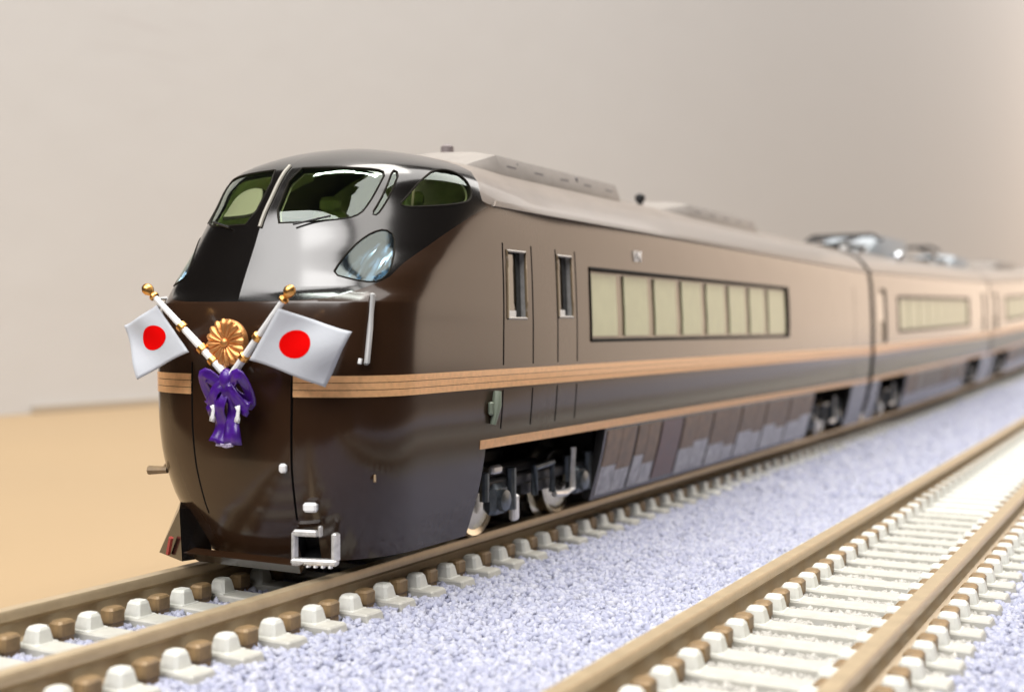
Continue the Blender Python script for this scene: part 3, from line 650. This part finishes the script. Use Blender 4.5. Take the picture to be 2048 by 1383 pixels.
for ti, xt in enumerate(TX):
    lab = ('model railway track with white sleepers under the brown train', 'empty model railway track with white sleepers in the lower right')[ti]
    tr = thing('railway_track', lab, 'railway track', (xt, 0, 0), 0, 'parallel model tracks'); tracks.append(tr)
    for x in (-4.95, 4.95): rail_obj(x, tr)
    y = Y_A + ti * 1.3; far = MB(); k = 0
    while y < Y_B - 2:
        near = y < 62; o = link('sleeper', TM if near else TMF, tr); o.location = (bend(y), y, lift(y)); o.rotation_euler = (0, 0, random.uniform(-.006, .006))
        if near:
            for x in CLX: c = link('rail_clip', CM, o); c.location = (x + random.uniform(-.05, .05), random.uniform(-.05, .05), -1.42)
        for x in CLX:
            bx = x - math.copysign(.18, x - math.copysign(4.95, x)); yb = y + PITCH / 2
            if near: c = link('rail_brace', BM_, tr); c.location = (bx + bend(yb), yb, -1.45 + lift(yb))
            else: far.box((bx + bend(yb), yb, -1.45 + lift(yb)), (.95, 1.15, .95))
        y += PITCH
    o = far.build('distant_rail_braces', BRACE, tr); o['kind'] = 'stuff'

# ---- roadbed
def bed_z(x):
    # ballast surface height across the pair of tracks
    a = np.minimum(np.abs(x - TX[0]), np.abs(x - TX[1])); z = np.where(a < 8.0, -2.32, -2.32 - .5 * np.clip((a - 8.0) / 8, 0, 1))
    z = np.where(x < -8.6, -2.35 - 3.7 * np.clip((-8.6 - x) / 4.6, 0, 1), z); z = np.where(x > 62, -2.9 - 3.2 * np.clip((x - 62) / 6, 0, 1), z); return z
xs = np.concatenate([np.linspace(-13.6, -8.6, 6), np.arange(-8, 62.1, 1.0), np.linspace(63, 68, 4)]); ys = np.concatenate([[-35], np.arange(-32, Y_B + 1, 4)])
G = [[(x + bend(y), y, float(bed_z(np.array(x))) + random.uniform(-.08, .08) + (lift(y) if xs[0] < x < xs[-1] else 0)) for x in xs] for y in ys]
o = MB().grid(G).build('roadbed', BALB, None, True, angle=180); o['kind'] = 'structure'; o['label'] = 'grey roadbed under both model tracks'
def stones(n, x0, x1, y0, y1, size, mask, name, m, label):
    x = RNG.uniform(x0, x1, n); y = RNG.uniform(y0, y1, n); k = mask(x, y); x = x[k]; y = y[k]; n = len(x)
    s = size * RNG.uniform(.6, 1.35, (n, 1, 1)) * RNG.uniform(.75, 1.2, (n, 1, 3))
    c = np.array([(-1, -1, -1), (1, -1, -1), (1, 1, -1), (-1, 1, -1), (-1, -1, 1), (1, -1, 1), (1, 1, 1), (-1, 1, 1)], float)[None] * .5
    c = c * s * RNG.uniform(.55, 1.15, (n, 8, 1)); A = RNG.normal(size=(n, 3, 3)); Q, _ = np.linalg.qr(A); c = np.einsum('nij,nkj->nki', Q, c)
    z = bed_z(x) + liftv(y) + RNG.uniform(0, .13, n) * size * 2; p = c + np.stack([x + bendv(y), y, z], -1)[:, None]
    f = np.array([(0, 3, 2, 1), (4, 5, 6, 7), (0, 1, 5, 4), (1, 2, 6, 5), (2, 3, 7, 6), (3, 0, 4, 7)]); F = (f[None] + 8 * np.arange(n)[:, None, None]).reshape(-1, 4)
    me = bpy.data.meshes.new(name); me.vertices.add(n * 8); me.vertices.foreach_set('co', p.reshape(-1)); me.loops.add(F.size); me.loops.foreach_set('vertex_index', F.reshape(-1))
    me.polygons.add(len(F)); me.polygons.foreach_set('loop_start', np.arange(len(F)) * 4); me.polygons.foreach_set('loop_total', np.full(len(F), 4)); me.update(); me.validate()
    o = link(name, me, None, m); o['kind'] = 'stuff'; o['label'] = label; o['category'] = 'ballast'
inn = lambda x: (np.abs(x - TX[1]) < 7.6)
tie_free = lambda x, y: ~((np.minimum(np.abs(x - TX[0]), np.abs(x - TX[1])) < 8.45) & (np.abs(((y - Y_A - np.where(np.abs(x - TX[1]) < 12, 1.3, 0) + PITCH / 2) % PITCH) - PITCH / 2) < .95))
stones(95000, -9, 58, -34.5, 70, .36, lambda x, y: ~inn(x) & tie_free(x, y), 'ballast', STONE, 'lavender grey ballast stones between and beside the two tracks')
stones(50000, -9, 58, 70, 260, .62, lambda x, y: ~inn(x) & tie_free(x, y), 'ballast', STONE, 'lavender grey ballast stones in the distance')
stones(40000, TX[1] - 8, TX[1] + 8, -34.5, 110, .37, lambda x, y: inn(x) & tie_free(x, y), 'ballast', STONE2, 'pale cream grey ballast stones between the rails of the empty track')
stones(14000, TX[1] - 8, TX[1] + 8, 110, 300, .62, lambda x, y: inn(x) & tie_free(x, y), 'ballast', STONE2, 'pale cream grey ballast stones in the distance of the empty track')

# ================================================================== TABLE AND WALL
o = MB().add([(-260, -38, -6), (75, -38, -6), (420, 3500, -6), (-260, 3500, -6), (-260, -38, -26), (75, -38, -26), (420, 3500, -26), (-260, 3500, -26)], [(0, 1, 2, 3), (4, 7, 6, 5), (0, 4, 5, 1), (1, 5, 6, 2), (2, 6, 7, 3), (3, 7, 4, 0)]).build('tabletop', TABLE)
o['kind'] = 'structure'; o['label'] = 'plain tan table surface beyond the tracks'
wall_m = mat('wall_paint', (.51, .50, .495), .85, noise=.015, nscale=.006, bump=.3, bscale=.05)
nt = wall_m.node_tree                                         # faint rows of pale pinkish print and a soft stain high on the wall
tc = nt.nodes.new('ShaderNodeTexCoord'); mp = nt.nodes.new('ShaderNodeMapping'); nt.links.new(tc.outputs['Object'], mp.inputs['Vector'])
mp.inputs['Scale'].default_value = (0, .022, .42)
nz = nt.nodes.new('ShaderNodeTexNoise'); nz.inputs['Scale'].default_value = 1; nz.inputs['Detail'].default_value = 2; nt.links.new(mp.outputs[0], nz.inputs['Vector'])
sx = nt.nodes.new('ShaderNodeSeparateXYZ'); nt.links.new(tc.outputs['Object'], sx.inputs[0])
def band(sock, c, w):
    a = nt.nodes.new('ShaderNodeMath'); a.operation = 'SUBTRACT'; nt.links.new(sock, a.inputs[0]); a.inputs[1].default_value = c
    b = nt.nodes.new('ShaderNodeMath'); b.operation = 'ABSOLUTE'; nt.links.new(a.outputs[0], b.inputs[0])
    m_ = nt.nodes.new('ShaderNodeMapRange'); m_.interpolation_type = 'SMOOTHSTEP'; m_.inputs['From Min'].default_value = w; m_.inputs['From Max'].default_value = 0; nt.links.new(b.outputs[0], m_.inputs['Value']); return m_.outputs[0]
def mul(a, b):
    m_ = nt.nodes.new('ShaderNodeMath'); m_.operation = 'MULTIPLY'; nt.links.new(a, m_.inputs[0])
    if hasattr(b, 'node'): nt.links.new(b, m_.inputs[1])
    else: m_.inputs[1].default_value = b
    return m_.outputs[0]
thr = nt.nodes.new('ShaderNodeMapRange'); thr.inputs['From Min'].default_value = .5; thr.inputs['From Max'].default_value = .62; nt.links.new(nz.outputs['Fac'], thr.inputs['Value'])
fac = mul(mul(mul(band(sx.outputs['Y'], 190, 30), band(sx.outputs['Z'], 108, 44)), thr.outputs[0]), .16)
mix = nt.nodes.new('ShaderNodeMixRGB'); nt.links.new(fac, mix.inputs[0]); old = nt.nodes['Principled BSDF'].inputs['Base Color'].links[0].from_socket
nt.links.new(old, mix.inputs[1]); mix.inputs[2].default_value = (.34, .27, .28, 1); nt.links.new(mix.outputs[0], nt.nodes['Principled BSDF'].inputs['Base Color'])
WA = math.radians(2.2); wx, wy = -196.5, 164.5; dx, dy = math.sin(WA), math.cos(WA)
def wp(t, off=0): return (wx + dx * t - dy * off, wy + dy * t + dx * off)
a, b, c_, d_ = wp(-75), wp(3200), wp(3200, 12), wp(-75, 12)
o = MB().add([(*a, -6), (*b, -6), (*c_, -6), (*d_, -6), (*a, 900), (*b, 900), (*c_, 900), (*d_, 900)], [(0, 1, 5, 4), (1, 2, 6, 5), (2, 3, 7, 6), (3, 0, 4, 7), (4, 5, 6, 7), (3, 2, 1, 0)]).build('wall', wall_m)
o['kind'] = 'structure'; o['label'] = 'plain warm grey wall behind the train'
a, b, c_, d_ = wp(-14, -2), wp(900, -2), wp(900, -.1), wp(-14, -.1)
o = MB().add([(*a, -5.98), (*b, -5.98), (*c_, -5.98), (*d_, -5.98), (*a, -4.3), (*b, -4.3), (*c_, -4.3), (*d_, -4.3)], [(0, 1, 5, 4), (1, 2, 6, 5), (2, 3, 7, 6), (3, 0, 4, 7), (4, 5, 6, 7)]).build('wall_foot_strip', STRIP)  # low grey-tan strip along the foot of the wall
o['kind'] = 'structure'; o['label'] = 'thin grey strip where the wall meets the table'
